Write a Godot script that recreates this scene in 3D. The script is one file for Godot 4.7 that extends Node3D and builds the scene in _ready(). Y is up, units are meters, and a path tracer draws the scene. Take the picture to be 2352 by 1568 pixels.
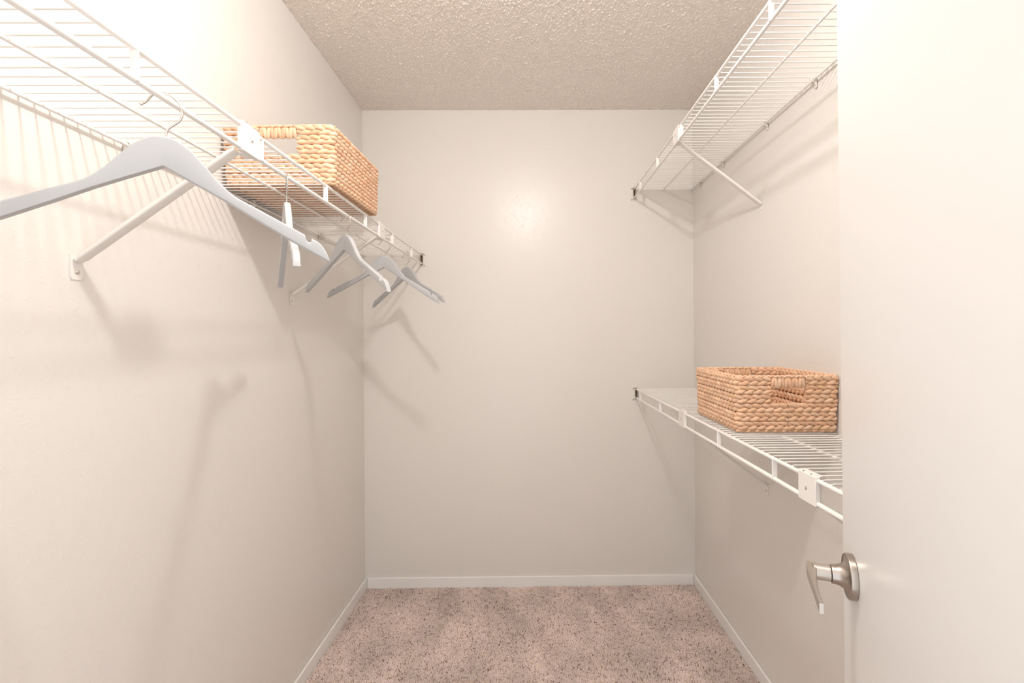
extends Node3D
# A walk-in closet: white wire shelves on both walls, five wooden hangers, two woven baskets, an open white door.
# Room frame: x right, y up from the carpet, z towards the viewer (the camera stands at the doorway at z = 0).

const EYE := 1.2607
const XL := -0.8467
const XR := 0.8463
const ZB := 2.4036
const CEIL := 2.438
const Z0 := 0.6          # depth at which a shelf's "near" height was measured
const DOOR_ANGLE := 22.0

var rng := RandomNumberGenerator.new()
var used := {}
var M := {}


# ------------------------------------------------------------------ mesh building
class MB:
	var v := PackedVector3Array()
	var n := PackedVector3Array()
	var c := PackedColorArray()
	var tint := Color(1, 1, 1)
	var xf := Transform3D()

	func tri(a: Vector3, b: Vector3, d: Vector3, na: Vector3, nb: Vector3, nd: Vector3) -> void:
		var f := (b - a).cross(d - a)
		a = xf * a
		b = xf * b
		d = xf * d
		var na2 := (xf.basis * na).normalized()
		var nb2 := (xf.basis * nb).normalized()
		var nd2 := (xf.basis * nd).normalized()
		if f.dot(na + nb + nd) > 0.0:     # Godot: clockwise is the front
			v.append_array([a, d, b])
			n.append_array([na2, nd2, nb2])
		else:
			v.append_array([a, b, d])
			n.append_array([na2, nb2, nd2])
		c.append_array([tint, tint, tint])

	func quad(a: Vector3, b: Vector3, d: Vector3, e: Vector3, na: Vector3, nb: Vector3, nd: Vector3, ne: Vector3) -> void:
		tri(a, b, d, na, nb, nd)
		tri(a, d, e, na, nd, ne)

	func flat(p: Array, out: Vector3) -> void:
		for i in range(1, p.size() - 1):
			tri(p[0], p[i], p[i + 1], out, out, out)

	# box with chamfered edges
	func box(center: Vector3, size: Vector3, bevel := 0.0) -> void:
		var h := size * 0.5
		var b := minf(bevel, minf(h.x, minf(h.y, h.z)) * 0.95)
		var ax := [Vector3.RIGHT, Vector3.UP, Vector3.BACK]
		for i in 3:
			var j := (i + 1) % 3
			var k := (i + 2) % 3
			for s in [-1.0, 1.0]:
				var o: Vector3 = center + ax[i] * (h[i] * s)
				var u: Vector3 = ax[j] * (h[j] - b)
				var w: Vector3 = ax[k] * (h[k] - b)
				flat([o - u - w, o + u - w, o + u + w, o - u + w], ax[i] * s)
		if b <= 0.0:
			return
		for i in 3:
			var j := (i + 1) % 3
			var k := (i + 2) % 3
			for sj in [-1.0, 1.0]:
				for sk in [-1.0, 1.0]:
					var e: Vector3 = ax[i] * (h[i] - b)
					var p: Vector3 = center + ax[j] * (h[j] * sj) + ax[k] * ((h[k] - b) * sk)
					var q: Vector3 = center + ax[j] * ((h[j] - b) * sj) + ax[k] * (h[k] * sk)
					var np: Vector3 = ax[j] * sj
					var nq: Vector3 = ax[k] * sk
					quad(p - e, p + e, q + e, q - e, np, np, nq, nq)
		for sx in [-1.0, 1.0]:
			for sy in [-1.0, 1.0]:
				for sz in [-1.0, 1.0]:
					var a := center + Vector3(h.x * sx, (h.y - b) * sy, (h.z - b) * sz)
					var d := center + Vector3((h.x - b) * sx, h.y * sy, (h.z - b) * sz)
					var e := center + Vector3((h.x - b) * sx, (h.y - b) * sy, h.z * sz)
					tri(a, d, e, Vector3(sx, 0, 0), Vector3(0, sy, 0), Vector3(0, 0, sz))

	# round tube through points; radii per point
	func tube(pts: Array, radius, sides := 8, caps := true) -> void:
		var last_u := Vector3.ZERO
		var rings := []
		for i in pts.size():
			var t: Vector3 = (pts[mini(i + 1, pts.size() - 1)] - pts[maxi(i - 1, 0)]).normalized()
			var u := last_u
			if u == Vector3.ZERO:
				u = t.cross(Vector3.UP if absf(t.y) < 0.9 else Vector3.RIGHT)
			u = (u - t * u.dot(t)).normalized()
			last_u = u
			var w := t.cross(u)
			var r: float = radius[i] if radius is Array else radius
			var ring := []
			for k in sides:
				var a := TAU * k / sides
				var d := u * cos(a) + w * sin(a)
				ring.append([pts[i] + d * r, d])
			rings.append(ring)
		loft(rings, true)
		if caps:
			for e in [0, pts.size() - 1]:
				var t: Vector3 = (pts[0] - pts[1]).normalized() if e == 0 else (pts[-1] - pts[-2]).normalized()
				var loop := []
				for q in rings[e]:
					loop.append(q[0])
				flat(loop, t)

	func loft(rings: Array, around: bool) -> void:
		for i in rings.size() - 1:
			var a: Array = rings[i]
			var b: Array = rings[i + 1]
			var m := a.size()
			for k in (m if around else m - 1):
				var k2 := (k + 1) % m
				quad(a[k][0], b[k][0], b[k2][0], a[k2][0], a[k][1], b[k][1], b[k2][1], a[k2][1])

	# lathe round the y axis; profile of Vector2(radius, height)
	func lathe(profile: Array, sides := 32) -> void:
		var rings := []
		for i in profile.size():
			var t: Vector2 = profile[mini(i + 1, profile.size() - 1)] - profile[maxi(i - 1, 0)]
			var nn := Vector2(t.y, -t.x).normalized()
			var ring := []
			for k in sides:
				var a := TAU * k / sides
				var d := Vector3(cos(a), 0, sin(a))
				ring.append([d * profile[i].x + Vector3.UP * profile[i].y, (d * nn.x + Vector3.UP * nn.y)])
			rings.append(ring)
		loft(rings, true)

	func mesh(mat: Material, colors := false) -> ArrayMesh:
		var arr := []
		arr.resize(Mesh.ARRAY_MAX)
		arr[Mesh.ARRAY_VERTEX] = v
		arr[Mesh.ARRAY_NORMAL] = n
		if colors:
			arr[Mesh.ARRAY_COLOR] = c
		var m := ArrayMesh.new()
		m.add_surface_from_arrays(Mesh.PRIMITIVE_TRIANGLES, arr)
		m.surface_set_material(0, mat)
		return m


# ------------------------------------------------------------------ scene helpers
func numbered(called: String) -> String:
	if not used.has(called):
		used[called] = 0
		return called
	used[called] += 1
	return "%s_%03d" % [called, used[called]]


func tag(o: Node, label: String, category: String, group := "") -> void:
	o.set_meta("label", label)
	o.set_meta("category", category)
	if group:
		o.set_meta("group", group)


func thing(called: String, label: String, category: String, at := Vector3.ZERO, group := "") -> Node3D:
	var o := Node3D.new()
	o.name = numbered(called)
	add_child(o)
	o.position = at
	tag(o, label, category, group)
	return o


func part(called: String, m: Mesh, parent: Node, at := Vector3.ZERO) -> MeshInstance3D:
	var o := MeshInstance3D.new()
	o.name = called
	o.mesh = m
	o.position = at
	parent.add_child(o, true)
	# give repeats three-digit numbers
	var k := 0
	var nm := called
	for s in parent.get_children():
		if s != o and (s.name == called or String(s.name).begins_with(called + "_") and String(s.name).trim_prefix(called + "_").is_valid_int()):
			k += 1
	if k > 0:
		nm = "%s_%03d" % [called, k]
	o.name = nm
	return o


func struct(called: String, m: Mesh, label := "", at := Vector3.ZERO) -> MeshInstance3D:
	var o := MeshInstance3D.new()
	o.name = called
	o.mesh = m
	o.position = at
	add_child(o)
	o.set_meta("kind", "structure")
	if label:
		o.set_meta("label", label)
	return o


func P(x: float, y: float, z: float) -> Vector3:      # y measured from the eye, z = depth
	return Vector3(x, EYE + y, -z)


func srgb(r: float, g: float, b: float) -> Color:
	return Color(r / 255.0, g / 255.0, b / 255.0)


func mat(called: String, col: Color, rough: float, metal := 0.0, spec := 0.5) -> StandardMaterial3D:
	var m := StandardMaterial3D.new()
	m.resource_name = called
	m.albedo_color = col
	m.roughness = rough
	m.metallic = metal
	m.metallic_specular = spec
	M[called] = m
	return m


# ------------------------------------------------------------------ textures
func noise(freq: float, type: int, sd: int, octaves := 3) -> FastNoiseLite:
	var f := FastNoiseLite.new()
	f.seed = sd
	f.noise_type = type
	f.frequency = freq
	f.fractal_octaves = octaves
	f.fractal_type = FastNoiseLite.FRACTAL_FBM if octaves > 1 else FastNoiseLite.FRACTAL_NONE
	return f


func seamless(size: int, f: Callable) -> ImageTexture:
	var im := Image.create(size, size, false, Image.FORMAT_RF)
	for y in size:
		for x in size:
			im.set_pixel(x, y, Color(f.call(x, y), 0, 0))
	return ImageTexture.create_from_image(im)


# light hand-trowelled paint texture: faint orange peel with scattered raised ridges
func wall_relief() -> ImageTexture:
	var size := 768
	var fine := noise(0.035, FastNoiseLite.TYPE_SIMPLEX_SMOOTH, 11, 2).get_seamless_image(size, size, false, false, 0.15, true)
	var ridge := noise(0.028, FastNoiseLite.TYPE_SIMPLEX_SMOOTH, 21, 2).get_seamless_image(size, size, false, false, 0.15, true)
	var where := noise(0.016, FastNoiseLite.TYPE_SIMPLEX_SMOOTH, 31, 2).get_seamless_image(size, size, false, false, 0.15, true)
	return seamless(size, func(x, y):
		var r: float = 1.0 - absf(ridge.get_pixel(x, y).r - 0.5) * 9.0
		var w: float = smoothstep(0.54, 0.7, where.get_pixel(x, y).r)
		return fine.get_pixel(x, y).r * 0.22 + maxf(r, 0.0) * w * 0.6)


func make_materials() -> void:
	var relief := wall_relief()
	var wall := mat("wall_paint", srgb(236, 231, 224), 0.3, 0.0, 0.44)
	wall.heightmap_enabled = true
	wall.heightmap_texture = relief
	wall.heightmap_scale = 0.05
	wall.uv1_triplanar = true
	wall.uv1_world_triplanar = true
	wall.uv1_scale = Vector3.ONE * 3.6
	mat("ceiling_popcorn", srgb(251, 241, 231), 0.36)
	mat("trim_paint", srgb(250, 247, 243), 0.3)
	mat("door_paint", srgb(233, 231, 228), 0.3)
	mat("wire_coat", srgb(246, 243, 238), 0.32)
	mat("bracket_coat", srgb(243, 239, 233), 0.4)
	mat("plastic_clip", srgb(238, 232, 222), 0.4)
	mat("dark_hole", srgb(104, 90, 72), 0.8)
	mat("screw_steel", srgb(205, 198, 188), 0.35, 0.6)
	mat("hanger_paint", srgb(190, 190, 190), 0.33)
	mat("hook_chrome", srgb(214, 210, 205), 0.16, 1.0)
	var nickel := mat("satin_nickel", srgb(178, 170, 162), 0.3, 1.0)
	nickel.anisotropy_enabled = false
	mat("warm_nickel", srgb(202, 196, 188), 0.34, 1.0)
	mat("porcelain", srgb(240, 238, 234), 0.25)
	var glow := mat("bulb_glass", srgb(255, 250, 240), 0.4)
	glow.emission_enabled = true
	glow.emission = Color(1.0, 0.93, 0.84)
	glow.emission_energy_multiplier = 2.0
	var reed := mat("water_hyacinth", srgb(255, 255, 255), 0.6)
	reed.vertex_color_use_as_albedo = true
	reed.rim_enabled = true
	reed.rim = 0.15
	var streak := noise(0.02, FastNoiseLite.TYPE_SIMPLEX_SMOOTH, 5, 4)
	var st := NoiseTexture2D.new()
	st.width = 256
	st.height = 256
	st.seamless = true
	st.noise = streak
	var ramp := Gradient.new()
	ramp.set_color(0, srgb(230, 219, 205))
	ramp.set_color(1, srgb(255, 252, 246))
	st.color_ramp = ramp
	reed.albedo_texture = st
	reed.uv1_triplanar = true
	reed.uv1_scale = Vector3(14, 60, 14)
	var pile := mat("carpet_yarn", srgb(255, 255, 255), 0.9, 0.0, 0.2)
	pile.vertex_color_use_as_albedo = true
	mat("carpet_backing", srgb(150, 122, 110), 0.95)


# ------------------------------------------------------------------ room
func slab(a: Vector3, b: Vector3, m: Material, bevel := 0.0) -> Mesh:
	var s := MB.new()
	s.box(Vector3.ZERO, (b - a).abs(), bevel)
	return s.mesh(m)


func room() -> void:
	var t := 0.1
	var w: Material = M.wall_paint
	var zf := 0.03          # closet side of the doorway wall (depth)
	struct("wall_left", slab(Vector3(0, 0, 0), Vector3(t, CEIL + 0.06, ZB + 0.15), w), "beige textured wall carrying the left wire shelf", Vector3(XL - t / 2, CEIL / 2, -(ZB - 0.15) / 2))
	struct("wall_right", slab(Vector3(0, 0, 0), Vector3(t, CEIL + 0.06, ZB + 0.15), w), "beige wall carrying two wire shelves behind the door", Vector3(XR + t / 2, CEIL / 2, -(ZB - 0.15) / 2))
	struct("wall_back", slab(Vector3.ZERO, Vector3(XR - XL + 2 * t, CEIL + 0.06, t), w), "plain beige back wall of the closet", Vector3((XL + XR) / 2, CEIL / 2, -(ZB + t / 2)))
	var o := 0.10           # doorway wall thickness
	var xa := -0.53
	var xb := 0.205
	var head := 2.05
	var zc := -(zf - o / 2)
	var front := struct("wall_front", slab(Vector3.ZERO, Vector3(xa - XL + t, CEIL, o), w), "doorway wall beside the open door", Vector3((XL - t + xa) / 2, CEIL / 2, zc))
	part("wall_panel", slab(Vector3.ZERO, Vector3(XR + t - xb, CEIL, o), w), front, Vector3((XR + t + xb) / 2, CEIL / 2, zc) - front.position)
	part("lintel", slab(Vector3.ZERO, Vector3(xb - xa, CEIL - head, o), w), front, Vector3((xa + xb) / 2, (CEIL + head) / 2, zc) - front.position)
	# floor and its carpet
	struct("floor", slab(Vector3.ZERO, Vector3(XR - XL + 2 * t, 0.1, ZB + 0.35), M.carpet_backing), "closet floor under mottled taupe carpet", Vector3((XL + XR) / 2, -0.062, -(ZB - 0.15) / 2))
	ceiling()
	# baseboards: eased top edge
	var bh := 0.05
	var bt := 0.011
	for side in [["baseboard_left", XL + bt / 2, 1.0], ["baseboard_right", XR - bt / 2, 1.0]]:
		struct(side[0], slab(Vector3.ZERO, Vector3(bt, bh + 0.012, ZB - zf), M.trim_paint, 0.004), "", Vector3(side[1], (bh - 0.012) / 2, -(ZB + zf) / 2))
	struct("baseboard_back", slab(Vector3.ZERO, Vector3(XR - XL - 2 * bt, bh + 0.012, bt), M.trim_paint, 0.004), "", Vector3((XL + XR) / 2, (bh - 0.012) / 2, -(ZB - bt / 2)))
	carpet()


func ceiling() -> void:
	var step := 0.0028
	var x0 := XL - 0.01
	var z0 := -0.1
	var nx := int((XR - XL + 0.02) / step) + 1
	var nz := int((ZB + 0.11) / step) + 1
	var blob := noise(140.0, FastNoiseLite.TYPE_SIMPLEX_SMOOTH, 3, 2)
	var big := noise(50.0, FastNoiseLite.TYPE_SIMPLEX_SMOOTH, 8, 1)
	var h := PackedFloat32Array()
	h.resize(nx * nz)
	for j in nz:
		for i in nx:
			var x := x0 + i * step
			var z := z0 + j * step
			var b := smoothstep(0.05, 0.6, blob.get_noise_2d(x, z) + big.get_noise_2d(x, z) * 0.3)
			h[j * nx + i] = b * 0.0032
	var v := PackedVector3Array()
	var nn := PackedVector3Array()
	v.resize(nx * nz)
	nn.resize(nx * nz)
	for j in nz:
		for i in nx:
			var k := j * nx + i
			v[k] = Vector3(x0 + i * step, -h[k], -(z0 + j * step))
			var dx := (h[j * nx + mini(i + 1, nx - 1)] - h[j * nx + maxi(i - 1, 0)]) / (2 * step)
			var dz := (h[mini(j + 1, nz - 1) * nx + i] - h[maxi(j - 1, 0) * nx + i]) / (2 * step)
			nn[k] = Vector3(-dx, -1, dz).normalized()
	var idx := PackedInt32Array()
	for j in nz - 1:
		for i in nx - 1:
			var k := j * nx + i
			idx.append_array([k, k + 1, k + nx, k + 1, k + nx + 1, k + nx])
	# wind so that the underside is the front
	var a := v[idx[0]]
	if (v[idx[1]] - a).cross(v[idx[2]] - a).dot(Vector3.DOWN) > 0.0:
		for q in range(0, idx.size(), 3):
			var s := idx[q + 1]
			idx[q + 1] = idx[q + 2]
			idx[q + 2] = s
	var arr := []
	arr.resize(Mesh.ARRAY_MAX)
	arr[Mesh.ARRAY_VERTEX] = v
	arr[Mesh.ARRAY_NORMAL] = nn
	arr[Mesh.ARRAY_INDEX] = idx
	var m := ArrayMesh.new()
	m.add_surface_from_arrays(Mesh.PRIMITIVE_TRIANGLES, arr)
	# the board above closes the room
	var s := MB.new()
	s.box(Vector3((XL + XR) / 2, 0.05, -(ZB - 0.15) / 2), Vector3(XR - XL + 0.2, 0.09, ZB + 0.35))
	var board := s.mesh(M.ceiling_popcorn)
	m.add_surface_from_arrays(Mesh.PRIMITIVE_TRIANGLES, board.surface_get_arrays(0))
	m.surface_set_material(0, M.ceiling_popcorn)
	m.surface_set_material(1, M.ceiling_popcorn)
	struct("ceiling", m, "beige popcorn-textured closet ceiling", Vector3(0, CEIL, 0))


func carpet() -> void:
	# one tuft: a short, slightly twisted yarn end
	var s := MB.new()
	var rings := []
	for i in 4:
		var f := i / 3.0
		var r: float = [0.0015, 0.00175, 0.0016, 0.0008][i]
		var ring := []
		for k in 6:
			var a := TAU * k / 6 + f * 0.9
			var d := Vector3(cos(a), 0, sin(a))
			ring.append([d * r + Vector3(f * f * 0.0014, f * 0.0110, 0), (d + Vector3.UP * (f * 1.2)).normalized()])
		rings.append(ring)
	s.loft(rings, true)
	var top := []
	for q in rings[3]:
		top.append(q[0])
	s.flat(top, Vector3.UP)
	var tuft := s.mesh(M.carpet_yarn)
	var pitch := 0.0024
	var nap := noise(3.2, FastNoiseLite.TYPE_SIMPLEX_SMOOTH, 40, 2)
	var patch := noise(30.0, FastNoiseLite.TYPE_SIMPLEX_SMOOTH, 41, 2)
	var worn := noise(5.0, FastNoiseLite.TYPE_SIMPLEX_SMOOTH, 47, 3)
	var spots: Array[Transform3D] = []
	var cols: Array[Color] = []
	rng.seed = 77
	var z := 0.04
	while z < ZB - 0.012:
		var x := XL + 0.013
		while x < XR - 0.013:
			var px := x + rng.randf_range(-0.0013, 0.0013)
			var pz := z + rng.randf_range(-0.0013, 0.0013)
			var lean := nap.get_noise_2d(px, pz * 0.6)
			var b := Basis(Vector3.UP, rng.randf() * TAU) * Basis.from_scale(Vector3.ONE * rng.randf_range(0.85, 1.25))
			b = Basis(Vector3.RIGHT, lean * 1.3 + rng.randf_range(-0.3, 0.3)) * Basis(Vector3.BACK, rng.randf_range(-0.35, 0.35)) * b
			spots.append(Transform3D(b, Vector3(px, -0.012, -pz)))
			var q := rng.randf() - patch.get_noise_2d(px, pz) * 0.16
			var col: Color
			if q < 0.045:
				col = srgb(128, 102, 88)
			elif q < 0.16:
				col = srgb(184, 161, 147)
			elif q < 0.3:
				col = srgb(221, 205, 181)
			elif q < 0.72:
				col = srgb(226, 207, 200)
			else:
				col = srgb(241, 223, 216)
			# traffic has crushed and soiled some of the pile
			var k := 1.0 + 0.10 * worn.get_noise_2d(px + pz * 0.15, pz * 0.55)
			cols.append((col * (k * rng.randf_range(0.95, 1.05))).srgb_to_linear())
			x += pitch
		z += pitch
	var mm := MultiMesh.new()
	mm.transform_format = MultiMesh.TRANSFORM_3D
	mm.use_colors = true
	mm.mesh = tuft
	mm.instance_count = spots.size()
	var buf := PackedFloat32Array()
	buf.resize(spots.size() * 16)
	for i in spots.size():
		var t := spots[i]
		var c := cols[i]
		var k := i * 16
		for r in 3:
			buf[k + r * 4] = t.basis.x[r]
			buf[k + r * 4 + 1] = t.basis.y[r]
			buf[k + r * 4 + 2] = t.basis.z[r]
			buf[k + r * 4 + 3] = t.origin[r]
		buf[k + 12] = c.r
		buf[k + 13] = c.g
		buf[k + 14] = c.b
		buf[k + 15] = 1.0
	mm.buffer = buf
	var o := MultiMeshInstance3D.new()
	o.name = "carpet_pile"
	o.multimesh = mm
	add_child(o)
	tag(o, "mottled taupe cut-pile carpet with dark brown flecks", "carpet")
	o.set_meta("kind", "stuff")


# ------------------------------------------------------------------ wire shelves
# side -1: left wall, +1: right wall.  hn, hf: deck height (from the eye) at depth Z0 and at the back wall.
func shelf(called: String, label: String, side: float, hn: float, hf: float, front: float, phase: float, spacers: Array, braces: Array, clips: Array, drop: float) -> Node3D:
	var z_near := 0.07
	var z_far := ZB - 0.006
	var h := func(z: float) -> float: return hn + (hf - hn) * (z - Z0) / (ZB - Z0)
	var wall: float = XL if side < 0 else XR
	var o := thing(called, label, "wire shelf", P(wall, h.call(ZB), ZB), "white wire closet shelves")
	var at := o.position
	var L := func(x: float, y: float, z: float) -> Vector3: return P(x, y, z) - at
	var fx: float = side * front
	var wx: float = wall - side * 0.012
	var mx: float = (fx + wx) / 2 + side * 0.005
	var coat: Material = M.wire_coat
	# long rods
	var rods := [["front_rail", fx, -0.002, 0.0043], ["hanging_rail", fx, -0.046, 0.0048], ["middle_rod", mx, -0.0050, 0.0034], ["wall_rod", wx, -0.0050, 0.0034]]
	for r in rods:
		var s := MB.new()
		s.tube([L.call(r[1], h.call(z_near) + r[2], z_near), L.call(r[1], h.call(z_far) + r[2], z_far)], r[3], 12)
		part(r[0], s.mesh(coat), o)
	# cross wires, one inch apart; all share one mesh
	var s2 := MB.new()
	var len := absf(wall - fx) - 0.006
	var r2 := 0.0017
	var inward := -side
	s2.tube([Vector3(inward * 0.004, -0.001, 0), Vector3(inward * 0.012, 0, 0), Vector3(inward * (len * 0.5), 0, 0), Vector3(inward * (len - 0.003), 0, 0), Vector3(inward * (len + 0.003), -0.0008, 0), Vector3(inward * (len + 0.0075), -0.0035, 0)], r2, 8)
	var wire := s2.mesh(coat)
	var z := phase
	while z - 0.0254 > z_near + 0.01:
		z -= 0.0254
	while z < z_far - 0.004:
		part("cross_wire", wire, o, L.call(wall, h.call(z) + 0.002, z))
		z += 0.0254
	# flat spacer straps between the two front rails
	var s3 := MB.new()
	s3.box(Vector3(0, -0.024, 0), Vector3(0.0125, 0.044, 0.0032), 0.0012)
	s3.box(Vector3(0, -0.0455, 0), Vector3(0.0125, 0.0075, 0.0075), 0.0025)
	s3.box(Vector3(0, -0.0025, 0), Vector3(0.0115, 0.006, 0.0075), 0.002)
	var strap := s3.mesh(coat)
	for sz in spacers:
		if sz > z_near and sz < z_far:
			part("spacer_strap", strap, o, L.call(fx, h.call(sz), sz))
	# braces: clip over both rails, sloping flat strut, foot plate with a screw
	for b in braces:
		brace(o, side, fx, wall, h.call(b[0]), b, drop, L)
	# saddle clips holding the wall rod
	var s4 := MB.new()
	var ring := []
	for k in 13:
		var a := TAU * k / 12
		ring.append(Vector3(cos(a) * 0.0066, sin(a) * 0.0066, 0))
	for dz in [-0.0035, 0.0035]:
		var rr := []
		for q in ring:
			rr.append(q + Vector3(0, 0, dz))
		s4.tube(rr, 0.0031, 8, false)
	s4.box(Vector3(side * 0.0065, -0.009, 0), Vector3(0.007, 0.013, 0.012), 0.002)
	s4.box(Vector3(side * 0.0085, -0.017, 0), Vector3(0.005, 0.012, 0.009), 0.0015)
	var saddle := s4.mesh(M.plastic_clip)
	var s5 := MB.new()
	s5.lathe([Vector2(0.0001, 0.0032), Vector2(0.0016, 0.003), Vector2(0.0027, 0.0018), Vector2(0.003, 0)], 14)
	var head := s5.mesh(M.screw_steel)
	for cz in clips:
		var c := part("wall_clip", saddle, o, L.call(wx, h.call(cz) - 0.0045, cz))
		var sc := part("screw", head, c, Vector3(side * 0.0028, -0.011, 0.0))
		sc.rotation = Vector3(0, 0, side * PI / 2)
	# end bracket on the back wall, cupping the two rails
	end_bracket(o, side, fx, h.call(ZB), at)
	return o


func brace(o: Node3D, side: float, fx: float, wall: float, h: float, b: Array, drop: float, L: Callable) -> void:
	var zc: float = b[0]
	var zf: float = b[1]
	var clip := MB.new()
	clip.box(Vector3(0, -0.0235, 0), Vector3(0.0125, 0.059, 0.058), 0.0028)
	clip.box(Vector3(side * 0.004, 0.0035, 0), Vector3(0.017, 0.007, 0.05), 0.0025)
	clip.box(Vector3(side * 0.009, -0.051, 0.0), Vector3(0.016, 0.006, 0.03), 0.002)
	var cp := part("brace_clip", clip.mesh(M.bracket_coat), o, L.call(fx - side * 0.0005, h, zc))
	var dent := MB.new()
	dent.lathe([Vector2(0.0001, 0.0016), Vector2(0.0022, 0.0014), Vector2(0.0036, 0.0)], 16)
	var sc := part("screw", dent.mesh(M.screw_steel), cp, Vector3(-side * 0.0064, -0.024, 0))
	sc.rotation = Vector3(0, 0, side * PI / 2)
	var eye := MB.new()
	eye.lathe([Vector2(0.0001, 0.0004), Vector2(0.0012, 0.0004), Vector2(0.0016, 0.0)], 10)
	var eye_mesh := eye.mesh(M.dark_hole)
	for dz in [-0.013, 0.012]:
		var hl := part("clip_hole", eye_mesh, cp, Vector3(-side * 0.0035, 0.0068, dz))
		hl.rotation = Vector3(0, 0, side * PI * 0.12)
	# the strut: a shallow channel with rounded edges
	var p: Vector3 = L.call(fx + side * 0.012, h - 0.050, zc + b[2])
	var q: Vector3 = L.call(wall - side * 0.006, h - drop, zf)
	var dir := (q - p).normalized()
	var wide := Vector3(0, 0, 1)
	wide = (wide - dir * wide.dot(dir)).normalized()
	var up := wide.cross(dir).normalized()
	if up.y < 0:
		up = -up
	var s := MB.new()
	var sect := []
	var hw := 0.0105
	var ht := 0.0045
	for k in 20:
		var a := TAU * k / 20
		var e := 0.28
		var cx := signf(cos(a)) * pow(absf(cos(a)), e) * hw
		var cy := signf(sin(a)) * pow(absf(sin(a)), e) * ht
		sect.append([wide * cx + up * cy, (wide * (cos(a) / hw) + up * (sin(a) / ht)).normalized()])
	var rings := []
	for f in [0.0, 0.03, 0.5, 0.97, 1.0]:
		var k: float = 0.75 if f == 0.0 or f == 1.0 else 1.0
		var ring := []
		for e2 in sect:
			ring.append([p.lerp(q, f) + e2[0] * k, e2[1]])
		rings.append(ring)
	s.loft(rings, true)
	for e3 in [0, 4]:
		var loop := []
		for q2 in rings[e3]:
			loop.append(q2[0])
		s.flat(loop, -dir if e3 == 0 else dir)
	part("brace_strut", s.mesh(M.bracket_coat), o)
	# foot plate with clipped lower corners
	var f2 := MB.new()
	var out := [Vector2(-0.0125, 0.02), Vector2(0.0125, 0.02), Vector2(0.0135, 0.0), Vector2(0.0135, -0.019), Vector2(0.0095, -0.026), Vector2(-0.0095, -0.026), Vector2(-0.0135, -0.019), Vector2(-0.0135, 0.0)]
	var face := []
	var back := []
	for u in out:
		face.append(Vector3(-side * 0.0028, u.y * 0.96, u.x * 0.94))
		back.append(Vector3(0.0, u.y, u.x))
	f2.flat(face, Vector3(-side, 0, 0))
	for k in out.size():
		var k2 := (k + 1) % out.size()
		var nn: Vector3 = Vector3(-side * 0.5, (out[k].y + out[k2].y), (out[k].x + out[k2].x)).normalized()
		f2.quad(face[k], face[k2], back[k2], back[k], nn, nn, nn, nn)
	var foot := part("brace_foot", f2.mesh(M.bracket_coat), o, L.call(wall, h - drop - 0.010, zf))
	var hd := MB.new()
	hd.lathe([Vector2(0.0001, 0.0034), Vector2(0.0022, 0.003), Vector2(0.0036, 0.0016), Vector2(0.004, 0)], 18)
	var sc2 := part("screw", hd.mesh(M.screw_steel), foot, Vector3(-side * 0.0028, -0.0115, 0))
	sc2.rotation = Vector3(0, 0, side * PI / 2)


func end_bracket(o: Node3D, side: float, fx: float, h: float, at: Vector3) -> void:
	var base := P(fx, h - 0.024, ZB) - at
	var s := MB.new()
	s.box(Vector3(0, 0, 0.0015), Vector3(0.016, 0.062, 0.003), 0.001)
	for q in [[0.008, 0.026], [0.009, -0.030]]:
		s.box(Vector3(-side * q[0], q[1], 0.0015), Vector3(0.02, 0.011, 0.003), 0.001)
	# open oval cup
	var pts := []
	for k in 25:
		var a := TAU * k / 24
		pts.append([cos(a), sin(a)])
	var ring := []
	for f in [0.0, 1.0]:
		var r := []
		for q in pts:
			r.append([Vector3(q[0] * 0.0075, signf(q[1]) * pow(absf(q[1]), 0.6) * 0.031, 0.003 + f * 0.016), Vector3(q[0], q[1] * 0.4, 0).normalized()])
		ring.append(r)
	s.loft(ring, false)
	var inner := []
	for f in [1.0, 0.0]:
		var r := []
		for q in pts:
			r.append([Vector3(q[0] * 0.0055, signf(q[1]) * pow(absf(q[1]), 0.6) * 0.0285, 0.003 + f * 0.016), -Vector3(q[0], q[1] * 0.4, 0).normalized()])
		inner.append(r)
	s.loft([ring[1], inner[0]], false)
	s.loft(inner, false)
	var pit := MB.new()
	var hole := []
	for q in pts:
		hole.append(Vector3(q[0] * 0.0054, signf(q[1]) * pow(absf(q[1]), 0.6) * 0.028, 0.0036))
	pit.flat(hole, Vector3.BACK)
	var cup := part("end_bracket", s.mesh(M.plastic_clip), o, base)
	var hd := MB.new()
	hd.lathe([Vector2(0.0001, 0.0032), Vector2(0.0022, 0.003), Vector2(0.0034, 0.0016), Vector2(0.0038, 0)], 16)
	part("bracket_recess", pit.mesh(M.dark_hole), cup)
	var m := hd.mesh(M.screw_steel)
	for q in [[0.0125, 0.026], [0.0135, -0.030]]:
		var sc := part("screw", m, cup, Vector3(-side * q[0], q[1], 0.003))
		sc.rotation = Vector3(PI / 2, 0, 0)


# ------------------------------------------------------------------ hangers
func curve_at(t: Array, u: float) -> float:
	for i in t.size() - 1:
		if u <= t[i + 1].x:
			return lerpf(t[i].y, t[i + 1].y, (u - t[i].x) / (t[i + 1].x - t[i].x))
	return t[-1].y


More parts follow.
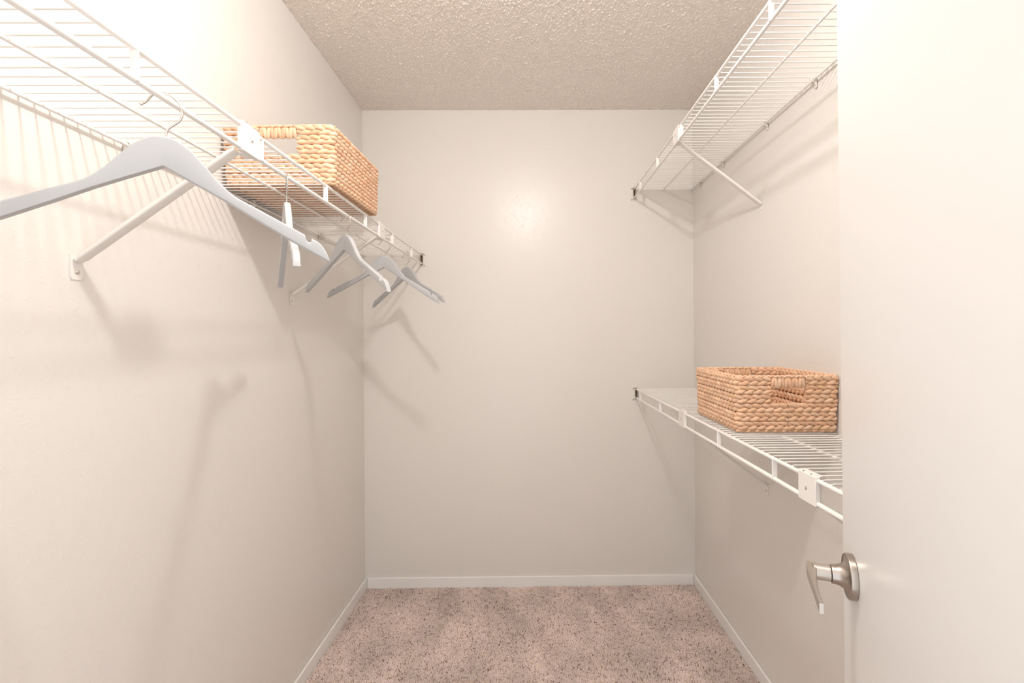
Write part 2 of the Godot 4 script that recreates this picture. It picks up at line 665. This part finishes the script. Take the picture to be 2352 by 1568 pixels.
func hanger_body(notch_depth: float) -> Mesh:
	var top := [Vector2(0, -0.0600), Vector2(0.006, -0.0603), Vector2(0.0124, -0.0617), Vector2(0.018, -0.0641), Vector2(0.0245, -0.0682), Vector2(0.031, -0.0735), Vector2(0.0384, -0.0805), Vector2(0.046, -0.0897), Vector2(0.0537, -0.0990), Vector2(0.0608, -0.1085), Vector2(0.067, -0.1160), Vector2(0.0733, -0.1225), Vector2(0.081, -0.1305), Vector2(0.0894, -0.1370), Vector2(0.1, -0.1430), Vector2(0.1185, -0.1522), Vector2(0.1491, -0.1678), Vector2(0.17, -0.1782), Vector2(0.1878, -0.1876), Vector2(0.1893, -0.1887)]
	var d := notch_depth
	for q in [[0.1898, 0.3], [0.1907, 0.65], [0.1922, 0.92], [0.1945, 1.0], [0.1966, 0.9], [0.1982, 0.6], [0.1990, 0.25], [0.1994, 0.0]]:
		top.append(Vector2(q[0], -0.1887 - (q[0] - 0.1893) * 0.5 - d * q[1]))
	top.append_array([Vector2(0.204, -0.1957), Vector2(0.2090, -0.1986), Vector2(0.2135, -0.2022), Vector2(0.2175, -0.2070), Vector2(0.2210, -0.2128), Vector2(0.2238, -0.2190), Vector2(0.2256, -0.2248), Vector2(0.2268, -0.2300)])
	var bottom := [Vector2(0, -0.1050), Vector2(0.038, -0.1252), Vector2(0.0795, -0.1478), Vector2(0.1226, -0.1735), Vector2(0.17, -0.2005), Vector2(0.2268, -0.2312)]
	var us := []
	for q in top:
		us.append(q.x)
	var all := []
	for i in range(us.size() - 1, 0, -1):
		all.append(-us[i])
	all.append_array(us)
	var rings := []
	var th := 0.0066
	for u in all:
		var a := absf(u)
		var yt := curve_at(top, a)
		var yb := minf(curve_at(bottom, a), yt - 0.0008)
		var r := minf(0.0035, (yt - yb) * 0.45)
		var rb := minf(0.0015, (yt - yb) * 0.3)
		var ring := []
		var q := 0.70711
		# round the section: (z, y, nz, ny)
		var sec := [[th, yb + rb, 1.0, -0.2], [th, yt - r, 1.0, 0.0], [th - r * (1 - cos(PI / 6)), yt - r + r * sin(PI / 6), cos(PI / 6), sin(PI / 6)], [th - r * (1 - cos(PI / 3)), yt - r + r * sin(PI / 3), cos(PI / 3), sin(PI / 3)], [th - r, yt, 0.0, 1.0],
			[-th + r, yt, 0.0, 1.0], [-th + r * (1 - cos(PI / 3)), yt - r + r * sin(PI / 3), -cos(PI / 3), sin(PI / 3)], [-th + r * (1 - cos(PI / 6)), yt - r + r * sin(PI / 6), -cos(PI / 6), sin(PI / 6)], [-th, yt - r, -1.0, 0.0], [-th, yb + rb, -1.0, -0.2], [-th + rb, yb, 0.0, -1.0], [th - rb, yb, 0.0, -1.0]]
		for e in sec:
			ring.append([Vector3(u, e[1], e[0]), Vector3(0, e[3], e[2]).normalized(), e])
		rings.append(ring)
	# lean the normals of the top and bottom edges with their slope
	for i in rings.size():
		var i0 := maxi(i - 1, 0)
		var i1 := mini(i + 1, rings.size() - 1)
		for k in rings[i].size():
			var n: Vector3 = rings[i][k][1]
			if absf(n.y) > 0.01:
				var dy: float = (rings[i1][k][0].y - rings[i0][k][0].y) / maxf(rings[i1][k][0].x - rings[i0][k][0].x, 0.0001)
				dy = clampf(dy, -4.0, 4.0)
				rings[i][k][1] = Vector3(-dy * n.y, n.y, n.z).normalized()
	var s := MB.new()
	s.loft(rings, true)
	for e in [0, rings.size() - 1]:
		var loop := []
		for q in rings[e]:
			loop.append(q[0])
		s.flat(loop, Vector3(-1 if e == 0 else 1, 0, 0))
	return s.mesh(M.hanger_paint)


func make_hanger(label: String) -> Node3D:
	var o := thing("coat_hanger", label, "hanger", Vector3.ZERO, "white wooden hangers on the left rail")
	part("body", hanger_body(0.0085), o)
	var ctrl := [Vector2(-0.0268, -0.0166), Vector2(-0.0215, -0.0125), Vector2(-0.0165, -0.0045), Vector2(-0.0125, 0.0010), Vector2(-0.0064, 0.0045), Vector2(0.0005, 0.0056), Vector2(0.0080, 0.0040), Vector2(0.0150, -0.0012), Vector2(0.0200, -0.0090), Vector2(0.0222, -0.0175), Vector2(0.0215, -0.0260), Vector2(0.0175, -0.0338), Vector2(0.0115, -0.0398), Vector2(0.0060, -0.0455), Vector2(0.0030, -0.0520), Vector2(0.0024, -0.0590), Vector2(0.0024, -0.0680)]
	var c := Curve3D.new()
	for i in ctrl.size():
		var t: Vector2 = (ctrl[mini(i + 1, ctrl.size() - 1)] - ctrl[maxi(i - 1, 0)]) / 6.0
		c.add_point(Vector3(ctrl[i].x, ctrl[i].y, 0), Vector3(-t.x, -t.y, 0), Vector3(t.x, t.y, 0))
	c.bake_interval = 0.003
	var pts := Array(c.get_baked_points())
	var s := MB.new()
	s.tube(pts, 0.0016, 10)
	var b := MB.new()
	var prof := []
	for k in 9:
		var a := PI * k / 8
		prof.append(Vector2(sin(a) * 0.0023 + 0.00001, -cos(a) * 0.0023))
	b.xf = Transform3D(Basis(), pts[0])
	b.lathe(prof, 12)
	s.v.append_array(b.v)
	s.n.append_array(b.n)
	s.c.append_array(b.c)
	part("hook", s.mesh(M.hook_chrome), o)
	return o


func hangers() -> void:
	var labels := [
		"large white wooden hanger in front, its notched arm crossing the first brace",
		"white wooden hanger seen almost edge-on below the basket",
		"white hanger turned aslant, third from the front, beside the second brace",
		"tilted white hanger facing the room, second from the back wall",
		"rearmost grey-looking hanger, closest to the back wall, half behind another"]
	var spots := [[0.7069, 27.8, 0.0], [1.0617, -58.75, -0.6], [1.4066, -38.6, -3.6], [1.793, -9.4, -4.0], [2.0948, -33.1, 0.0]]
	var proto := make_hanger(labels[0])
	for i in 5:
		var o: Node3D = proto
		if i > 0:
			o = proto.duplicate()
			o.name = numbered("coat_hanger")
			add_child(o)
			o.set_meta("label", labels[i])
		var z: float = spots[i][0]
		var h := 0.4095 + 0.0254 * (z - Z0) / (ZB - Z0)
		o.position = P(-0.545, h - 0.0448, z)
		o.rotation = Vector3(0, deg_to_rad(spots[i][1]), deg_to_rad(spots[i][2]))


# ------------------------------------------------------------------ baskets
const BW := 0.272
const BD := 0.336
const BH := 0.158
const BR := 0.010


# point on the rounded-rectangle outline at arc length s from the middle of the front side, going to +x; returns [position, outward normal]
func outline(s: float) -> Array:
	var a := BW / 2 - BR - 0.008
	var b := BD / 2 - BR - 0.008
	var q := BR * PI / 2
	var total := 4 * a + 4 * b + 4 * q
	s = fposmod(s, total)
	var segs := [[a, Vector3(0, 0, b + BR), Vector3(1, 0, 0)], [q, Vector3(a, 0, b), 0.0], [2 * b, Vector3(a + BR, 0, b), Vector3(0, 0, -1)], [q, Vector3(a, 0, -b), 1.0], [2 * a, Vector3(a, 0, -b - BR), Vector3(-1, 0, 0)], [q, Vector3(-a, 0, -b), 2.0], [2 * b, Vector3(-a - BR, 0, -b), Vector3(0, 0, 1)], [q, Vector3(-a, 0, b), 3.0], [a + 0.001, Vector3(-a, 0, b + BR), Vector3(1, 0, 0)]]
	for g in segs:
		if s <= g[0]:
			if g[2] is Vector3:
				var d: Vector3 = g[2]
				return [g[1] + d * s, Vector3(-d.z, 0, d.x)]
			var ang: float = PI / 2 - (s / BR) - g[2] * PI / 2
			var n := Vector3(cos(ang), 0, sin(ang))
			return [g[1] + n * BR, n]
		s -= g[0]
	return [Vector3(0, 0, b + BR), Vector3(0, 0, 1)]


func outline_length() -> float:
	return 4 * (BW / 2 - BR - 0.008) + 4 * (BD / 2 - BR - 0.008) + TAU * BR


func reed_tint() -> Color:
	var k := rng.randf()
	var c: Color
	if k < 0.55:
		c = srgb(242, 205, 176)
	elif k < 0.8:
		c = srgb(237, 196, 166)
	elif k < 0.93:
		c = srgb(246, 214, 188)
	else:
		c = srgb(234, 197, 162)
	return (c * rng.randf_range(0.95, 1.04)).srgb_to_linear()


# a three-strand plait along frames [position, outward, up], spaced evenly; length per frame is step
func plait(s: MB, frames: Array, step: float, phase: float, half: float, deep: float, closed: bool) -> void:
	var period := 0.1150
	var sides := 8
	for k in 5:
		var rings := []
		var tints := []
		for i in frames.size():
			var t := TAU * (i * step) / period + phase + TAU * k / 5.0
			var fr: Array = frames[i]
			var ease := 1.0
			if not closed:
				ease = clampf(minf(i, frames.size() - 1 - i) * step / 0.012, 0.0, 1.0)
			var y := half * sin(t) * lerpf(0.75, 1.0, ease)
			var d := -deep * sin(2 * t + 0.35)
			var along: Vector3 = (frames[mini(i + 1, frames.size() - 1)][0] - frames[maxi(i - 1, 0)][0]).normalized()
			var dy := half * cos(t) * TAU / period
			var dd := -deep * 2 * cos(2 * t + 0.35) * TAU / period
			var tan: Vector3 = (along + fr[2] * dy + fr[1] * dd).normalized()
			var ax1: Vector3 = fr[1].cross(tan).normalized()
			var ax2 := tan.cross(ax1).normalized()
			var fat := 0.42 + 0.62 * pow(absf(sin(2 * t)), 0.7)
			var rw := 0.0060 * fat * lerpf(0.7, 1.0, ease)
			var rd := 0.0044 * fat * lerpf(0.8, 1.0, ease)
			var ring := []
			var p: Vector3 = fr[0] + fr[2] * y + fr[1] * d
			for q in sides:
				var a := TAU * q / sides
				var nn := (ax1 * (cos(a) / rw) + ax2 * (sin(a) / rd)).normalized()
				ring.append([p + ax1 * cos(a) * rw + ax2 * sin(a) * rd, nn])
			rings.append(ring)
			tints.append(int(floor(t / (PI / 2))))
		# a new tint for each visible lobe
		var last := -999
		for i in rings.size() - 1:
			if tints[i] != last:
				last = tints[i]
				s.tint = reed_tint()
			s.loft([rings[i], rings[i + 1]], true)
		if not closed:
			for e in [0, rings.size() - 1]:
				var loop := []
				for q in rings[e]:
					loop.append(q[0])
				var nn2: Vector3 = (frames[0][0] - frames[1][0]).normalized() if e == 0 else (frames[-1][0] - frames[-2][0]).normalized()
				s.flat(loop, nn2)


func wall_frames(from: float, to: float, y: float, step: float) -> Array:
	var n := int(ceil((to - from) / step))
	var out := []
	for i in n + 1:
		var f := outline(from + (to - from) * i / n)
		var flare := 1.0 + (y / BH - 0.5) * 0.03
		out.append([Vector3(f[0].x * flare, y, f[0].z * flare), f[1], Vector3.UP])
	return out


func make_basket(label: String) -> Node3D:
	rng.seed = 2024
	var o := thing("storage_basket", label, "basket")
	var total := outline_length()
	var step := 0.0031
	var gap := 0.0445
	var rows := 6
	var pitch := 0.0246
	var y0 := 0.0195
	for r in rows:
		var y := y0 + r * pitch
		var ph := rng.randf() * TAU
		var runs := []
		if r >= rows - 3 and r < rows:
			# rows beside the hand holes stop at their edges (front middle is s = 0, back middle is s = total / 2)
			var g := gap + 0.001
			runs = [[g, total / 2 - g], [total / 2 + g, total - g]]
			if r == rows - 3:
				runs = [[gap + 0.001, total / 2 - gap - 0.001], [total / 2 + gap + 0.001, total - gap - 0.001]]
		else:
			runs = [[0.0, total]]
		for q in runs:
			var s := MB.new()
			var fr := wall_frames(q[0], q[1], y, step)
			plait(s, fr, (q[1] - q[0]) / (fr.size() - 1), ph, 0.0082, 0.0036, runs.size() == 1)
			part("braid", s.mesh(M.water_hyacinth, true), o)
	# twisted rope along the rim and along the foot
	for q in [["rim_rope", BH - 0.004, 0.0030], ["foot_rope", 0.0050, 0.0036]]:
		var s := MB.new()
		for k in 2:
			s.tint = reed_tint()
			var pts := []
			var n := int(total / 0.0045)
			for i in n + 1:
				var f := outline(total * i / n)
				var a := TAU * i * (total / n) / 0.024 + PI * k
				var flare: float = 1.0 + (q[1] / BH - 0.5) * 0.03
				pts.append(Vector3(f[0].x * flare, q[1] + sin(a) * 0.0016, f[0].z * flare) + f[1] * (cos(a) * 0.0022 + 0.0005))
			s.tube(pts, q[2], 7)
		part(q[0], s.mesh(M.water_hyacinth, true), o)
	# hand holds: a bar bound with upright strips, at the front and the back
	for side in [1.0, -1.0]:
		var flare := 1.013
		var zc: float = side * (BD / 2 - 0.008) * flare
		var bar := MB.new()
		bar.tint = srgb(222, 182, 138).srgb_to_linear()
		bar.box(Vector3.ZERO, Vector3(gap * 2, 0.024, 0.006), 0.002)
		var hb := part("handle", bar.mesh(M.water_hyacinth, true), o, Vector3(0, BH - 0.021, zc))
		var n := 10
		for i in n:
			var x := -gap + (i + 0.5) * (2 * gap / n)
			var st := MB.new()
			st.tint = reed_tint()
			var lean := 0.0022 * (1 if i % 2 == 0 else -1) + rng.randf_range(-0.001, 0.001)
			var rings := []
			for j in 7:
				var f := j / 6.0
				var y := lerpf(-0.0152, 0.0152, f)
				var wdt := 0.0048 * (0.85 + 0.25 * sin(f * PI))
				var ring := []
				for k in 10:
					var a := TAU * k / 10
					var e := sqrt(maxf(0.02, 1.0 - pow(absf(2 * f - 1), 4)))
					ring.append([Vector3(x + lean * (2 * f - 1) + cos(a) * wdt, y, sin(a) * 0.0068 * e), Vector3(cos(a) * 0.6, (2 * f - 1) * 0.5, sin(a)).normalized()])
				rings.append(ring)
			st.loft(rings, true)
			part("wrap_strip", st.mesh(M.water_hyacinth, true), hb)
	# woven bottom: plaits laid side by side
	var zz := -BD / 2 + 0.026
	while zz < BD / 2 - 0.02:
		var s := MB.new()
		var fr := []
		var w := BW / 2 - 0.018
		var n := int(2 * w / step)
		for i in n + 1:
			fr.append([Vector3(-w + 2 * w * i / n, 0.0085, zz), Vector3(0, -1, 0), Vector3(0, 0, 1)])
		plait(s, fr, 2 * w / n, rng.randf() * TAU, 0.0078, 0.0030, false)
		part("base_braid", s.mesh(M.water_hyacinth, true), o)
		zz += 0.0236
	return o


func baskets() -> void:
	var a := make_basket("woven tan basket with hand holes on the high shelf behind the hangers")
	var h := 0.4095 + 0.0254 * (1.45 - Z0) / (ZB - Z0)
	a.position = P(-0.677, h + 0.0066, 1.462)
	a.basis = Basis(Vector3.RIGHT, 0.0141) * Basis(Vector3.UP, deg_to_rad(-1.2)).scaled(Vector3(1.145, 1.03, 1.08))
	var b: Node3D = a.duplicate()
	b.name = numbered("storage_basket")
	add_child(b)
	tag(b, "woven tan basket on the low right-hand shelf beside the door", "basket", "woven storage baskets")
	a.set_meta("group", "woven storage baskets")
	h = -0.2726 + 0.0154 * (1.44 - Z0) / (ZB - Z0)
	b.transform = Transform3D(Basis(Vector3.RIGHT, 0.0086) * Basis(Vector3.UP, deg_to_rad(-1.0)).scaled(Vector3(1.045, 1, 1)), P(0.7075, h + 0.0062, 1.437))


# ------------------------------------------------------------------ door
func door() -> void:
	var th := deg_to_rad(DOOR_ANGLE)
	var width := 0.71
	var d := Vector3(sin(th), 0, -cos(th))          # from the hinge to the free edge
	var n := Vector3(-cos(th), 0, -sin(th))         # out of the visible face
	var edge := Vector3(0.4777, 0, -0.7055)
	var o := Node3D.new()
	o.name = "door_1"
	add_child(o)
	o.set_meta("kind", "structure")
	o.set_meta("label", "white flush door standing open at the right")
	# local axes: x from hinge to edge, y up, z out of the visible face
	var b := Basis(d, Vector3.UP, n)
	b = Basis(d, deg_to_rad(-0.25)) * b
	o.transform = Transform3D(b, edge - d * width)
	var s := MB.new()
	var height := 2.02
	s.box(Vector3(width / 2, 0.012 + height / 2, -0.0175), Vector3(width, height, 0.035), 0.0022)
	part("door_panel", s.mesh(M.door_paint), o)
	# lever set
	var hy := EYE - 0.3353
	var rose := MB.new()
	rose.lathe([Vector2(0.0001, 0.0), Vector2(0.0300, 0.0), Vector2(0.0304, 0.001), Vector2(0.0304, 0.0080), Vector2(0.0293, 0.0092), Vector2(0.0285, 0.0092), Vector2(0.0280, 0.0084), Vector2(0.0225, 0.0088), Vector2(0.0185, 0.0108), Vector2(0.0158, 0.0148), Vector2(0.0138, 0.0190), Vector2(0.0129, 0.0230), Vector2(0.0127, 0.0272), Vector2(0.0120, 0.0278), Vector2(0.0001, 0.0278)], 48)
	var r := part("door_handle", rose.mesh(M.satin_nickel), o, Vector3(width - 0.0605, hy, 0))
	r.rotation = Vector3(PI / 2, 0, 0)
	var neck := MB.new()
	neck.lathe([Vector2(0.0001, 0.0279), Vector2(0.0105, 0.0279), Vector2(0.0107, 0.0290), Vector2(0.0107, 0.0480), Vector2(0.0105, 0.0510), Vector2(0.0001, 0.0515)], 32)
	part("handle_neck", neck.mesh(M.warm_nickel), r)
	# blade: local x towards the hinge is -x; y (after the turn) is out of the door
	var lv := MB.new()
	var rings := []
	for i in 25:
		var f := i / 24.0
		var t := lerpf(-0.012, 0.104, f)
		var out := 0.0495 + 0.0155 * f - 0.0075 * f * f
		var hh := lerpf(0.0088, 0.0064, smoothstep(0.0, 0.9, f))
		var tk := lerpf(0.0068, 0.0024, smoothstep(0.0, 0.7, f))
		var ring := []
		for k in 16:
			var a := TAU * k / 16 + PI / 16
			var e := 0.22
			var cy := signf(sin(a)) * pow(absf(sin(a)), e)
			var cx := signf(cos(a)) * pow(absf(cos(a)), e)
			ring.append([Vector3(-t, out + cx * tk, cy * hh), Vector3(0, cos(a) / tk, sin(a) / hh).normalized()])
		rings.append(ring)
	lv.loft(rings, true)
	for e in [0, 24]:
		var loop := []
		for q in rings[e]:
			loop.append(q[0])
		lv.flat(loop, Vector3(1 if e == 0 else -1, 0, 0))
	part("lever", lv.mesh(M.warm_nickel), r)
	# hinges on the pivot edge
	var hg := MB.new()
	hg.tube([Vector3(0, -0.044, 0), Vector3(0, 0.044, 0)], 0.006, 14)
	var hm := hg.mesh(M.satin_nickel)
	for y in [0.25, 1.03, 1.8]:
		part("hinge", hm, o, Vector3(-0.004, y, 0.004))


# ------------------------------------------------------------------ lamp
func lamp(at: Vector3) -> void:
	var o := thing("ceiling_light", "bare round bulb in a white porcelain holder on the ceiling", "lamp", Vector3(at.x, CEIL, at.z))
	var drop := CEIL - at.y
	var hold := MB.new()
	hold.lathe([Vector2(0.0001, -drop + 0.048), Vector2(0.020, -drop + 0.048), Vector2(0.022, -drop + 0.056), Vector2(0.030, -0.016), Vector2(0.055, -0.010), Vector2(0.058, -0.002), Vector2(0.058, 0.002)], 40)
	part("lamp_holder", hold.mesh(M.porcelain), o)
	var bulb := MB.new()
	var prof := []
	for k in 17:
		var a := PI * k / 20
		prof.append(Vector2(0.045 * sin(a) + 0.0001, -drop - 0.045 * cos(a)))
	prof.append(Vector2(0.0135, -drop + 0.046))
	prof.append(Vector2(0.0130, -drop + 0.052))
	bulb.lathe(prof, 32)
	part("bulb", bulb.mesh(M.bulb_glass), o)
	var l := OmniLight3D.new()
	l.name = "bulb_light"
	l.light_color = Color(1.0, 0.99, 0.99)
	l.light_energy = 0.76
	l.light_size = 0.037
	l.omni_range = 8.0
	l.omni_attenuation = 2.0
	l.shadow_enabled = true
	o.add_child(l)
	l.position = Vector3(0, -drop, 0)


func _ready() -> void:
	# camera: level, turned a hair to the right, lens shifted
	var f := 1076.29
	var cam := Camera3D.new()
	cam.name = "camera"
	var near := 0.03
	cam.set_frustum(1568.0 / f * near, Vector2((1176.0 - 1226.13) / f * near, (778.65 - 784.0) / f * near), near, 30.0)
	cam.transform = Transform3D(Basis(Vector3.UP, -0.00955) * Basis(Vector3.BACK, -0.00684), Vector3(0, EYE, 0))
	add_child(cam)
	cam.current = true
	var env := Environment.new()
	env.background_mode = Environment.BG_COLOR
	env.background_color = Color(0.98, 0.985, 1.0)
	env.background_energy_multiplier = 2.2
	env.ambient_light_source = Environment.AMBIENT_SOURCE_BG
	env.tonemap_mode = Environment.TONE_MAPPER_LINEAR
	env.tonemap_exposure = 0.91
	env.sdfgi_enabled = true
	env.ssao_enabled = true
	env.ssil_enabled = true
	var we := WorldEnvironment.new()
	we.name = "environment"
	we.environment = env
	add_child(we)
	make_materials()
	lamp(P(-0.025, 1.075, 0.73))
	room()
	shelf("wire_shelf", "white wire shelf on the left wall holding the hangers and a basket", -1.0, 0.4095, 0.4350, 0.5455, 0.58292,
		[0.046, 0.351, 0.656, 0.961, 1.266, 1.570, 1.875, 2.180], [[0.920, 0.883, -0.020], [1.735, 1.675, -0.02]], [0.30, 0.99, 1.43, 1.90], 0.262)
	shelf("wire_shelf", "empty high white wire shelf on the right wall, just under the ceiling", 1.0, 0.7467, 0.7667, 0.543, 1.07849,
		[0.124, 0.428, 0.733, 1.037, 1.342, 1.650, 1.960, 2.265], [[0.900, 0.885, 0.0], [1.700, 1.688, 0.0]], [0.45, 1.0, 1.362, 1.644, 2.017, 2.29], 0.276)
	shelf("wire_shelf", "low white wire shelf on the right wall with a basket on it", 1.0, -0.2726, -0.2572, 0.5445, 1.22864 - 0.0254 * 15,
		[0.124, 0.428, 0.733, 1.039, 1.345, 1.650, 1.950, 2.300], [[0.909, 0.895, 0.0], [1.660, 1.667, 0.0]], [0.45, 1.0, 1.5, 2.0], 0.262)
	baskets()
	hangers()
	door()
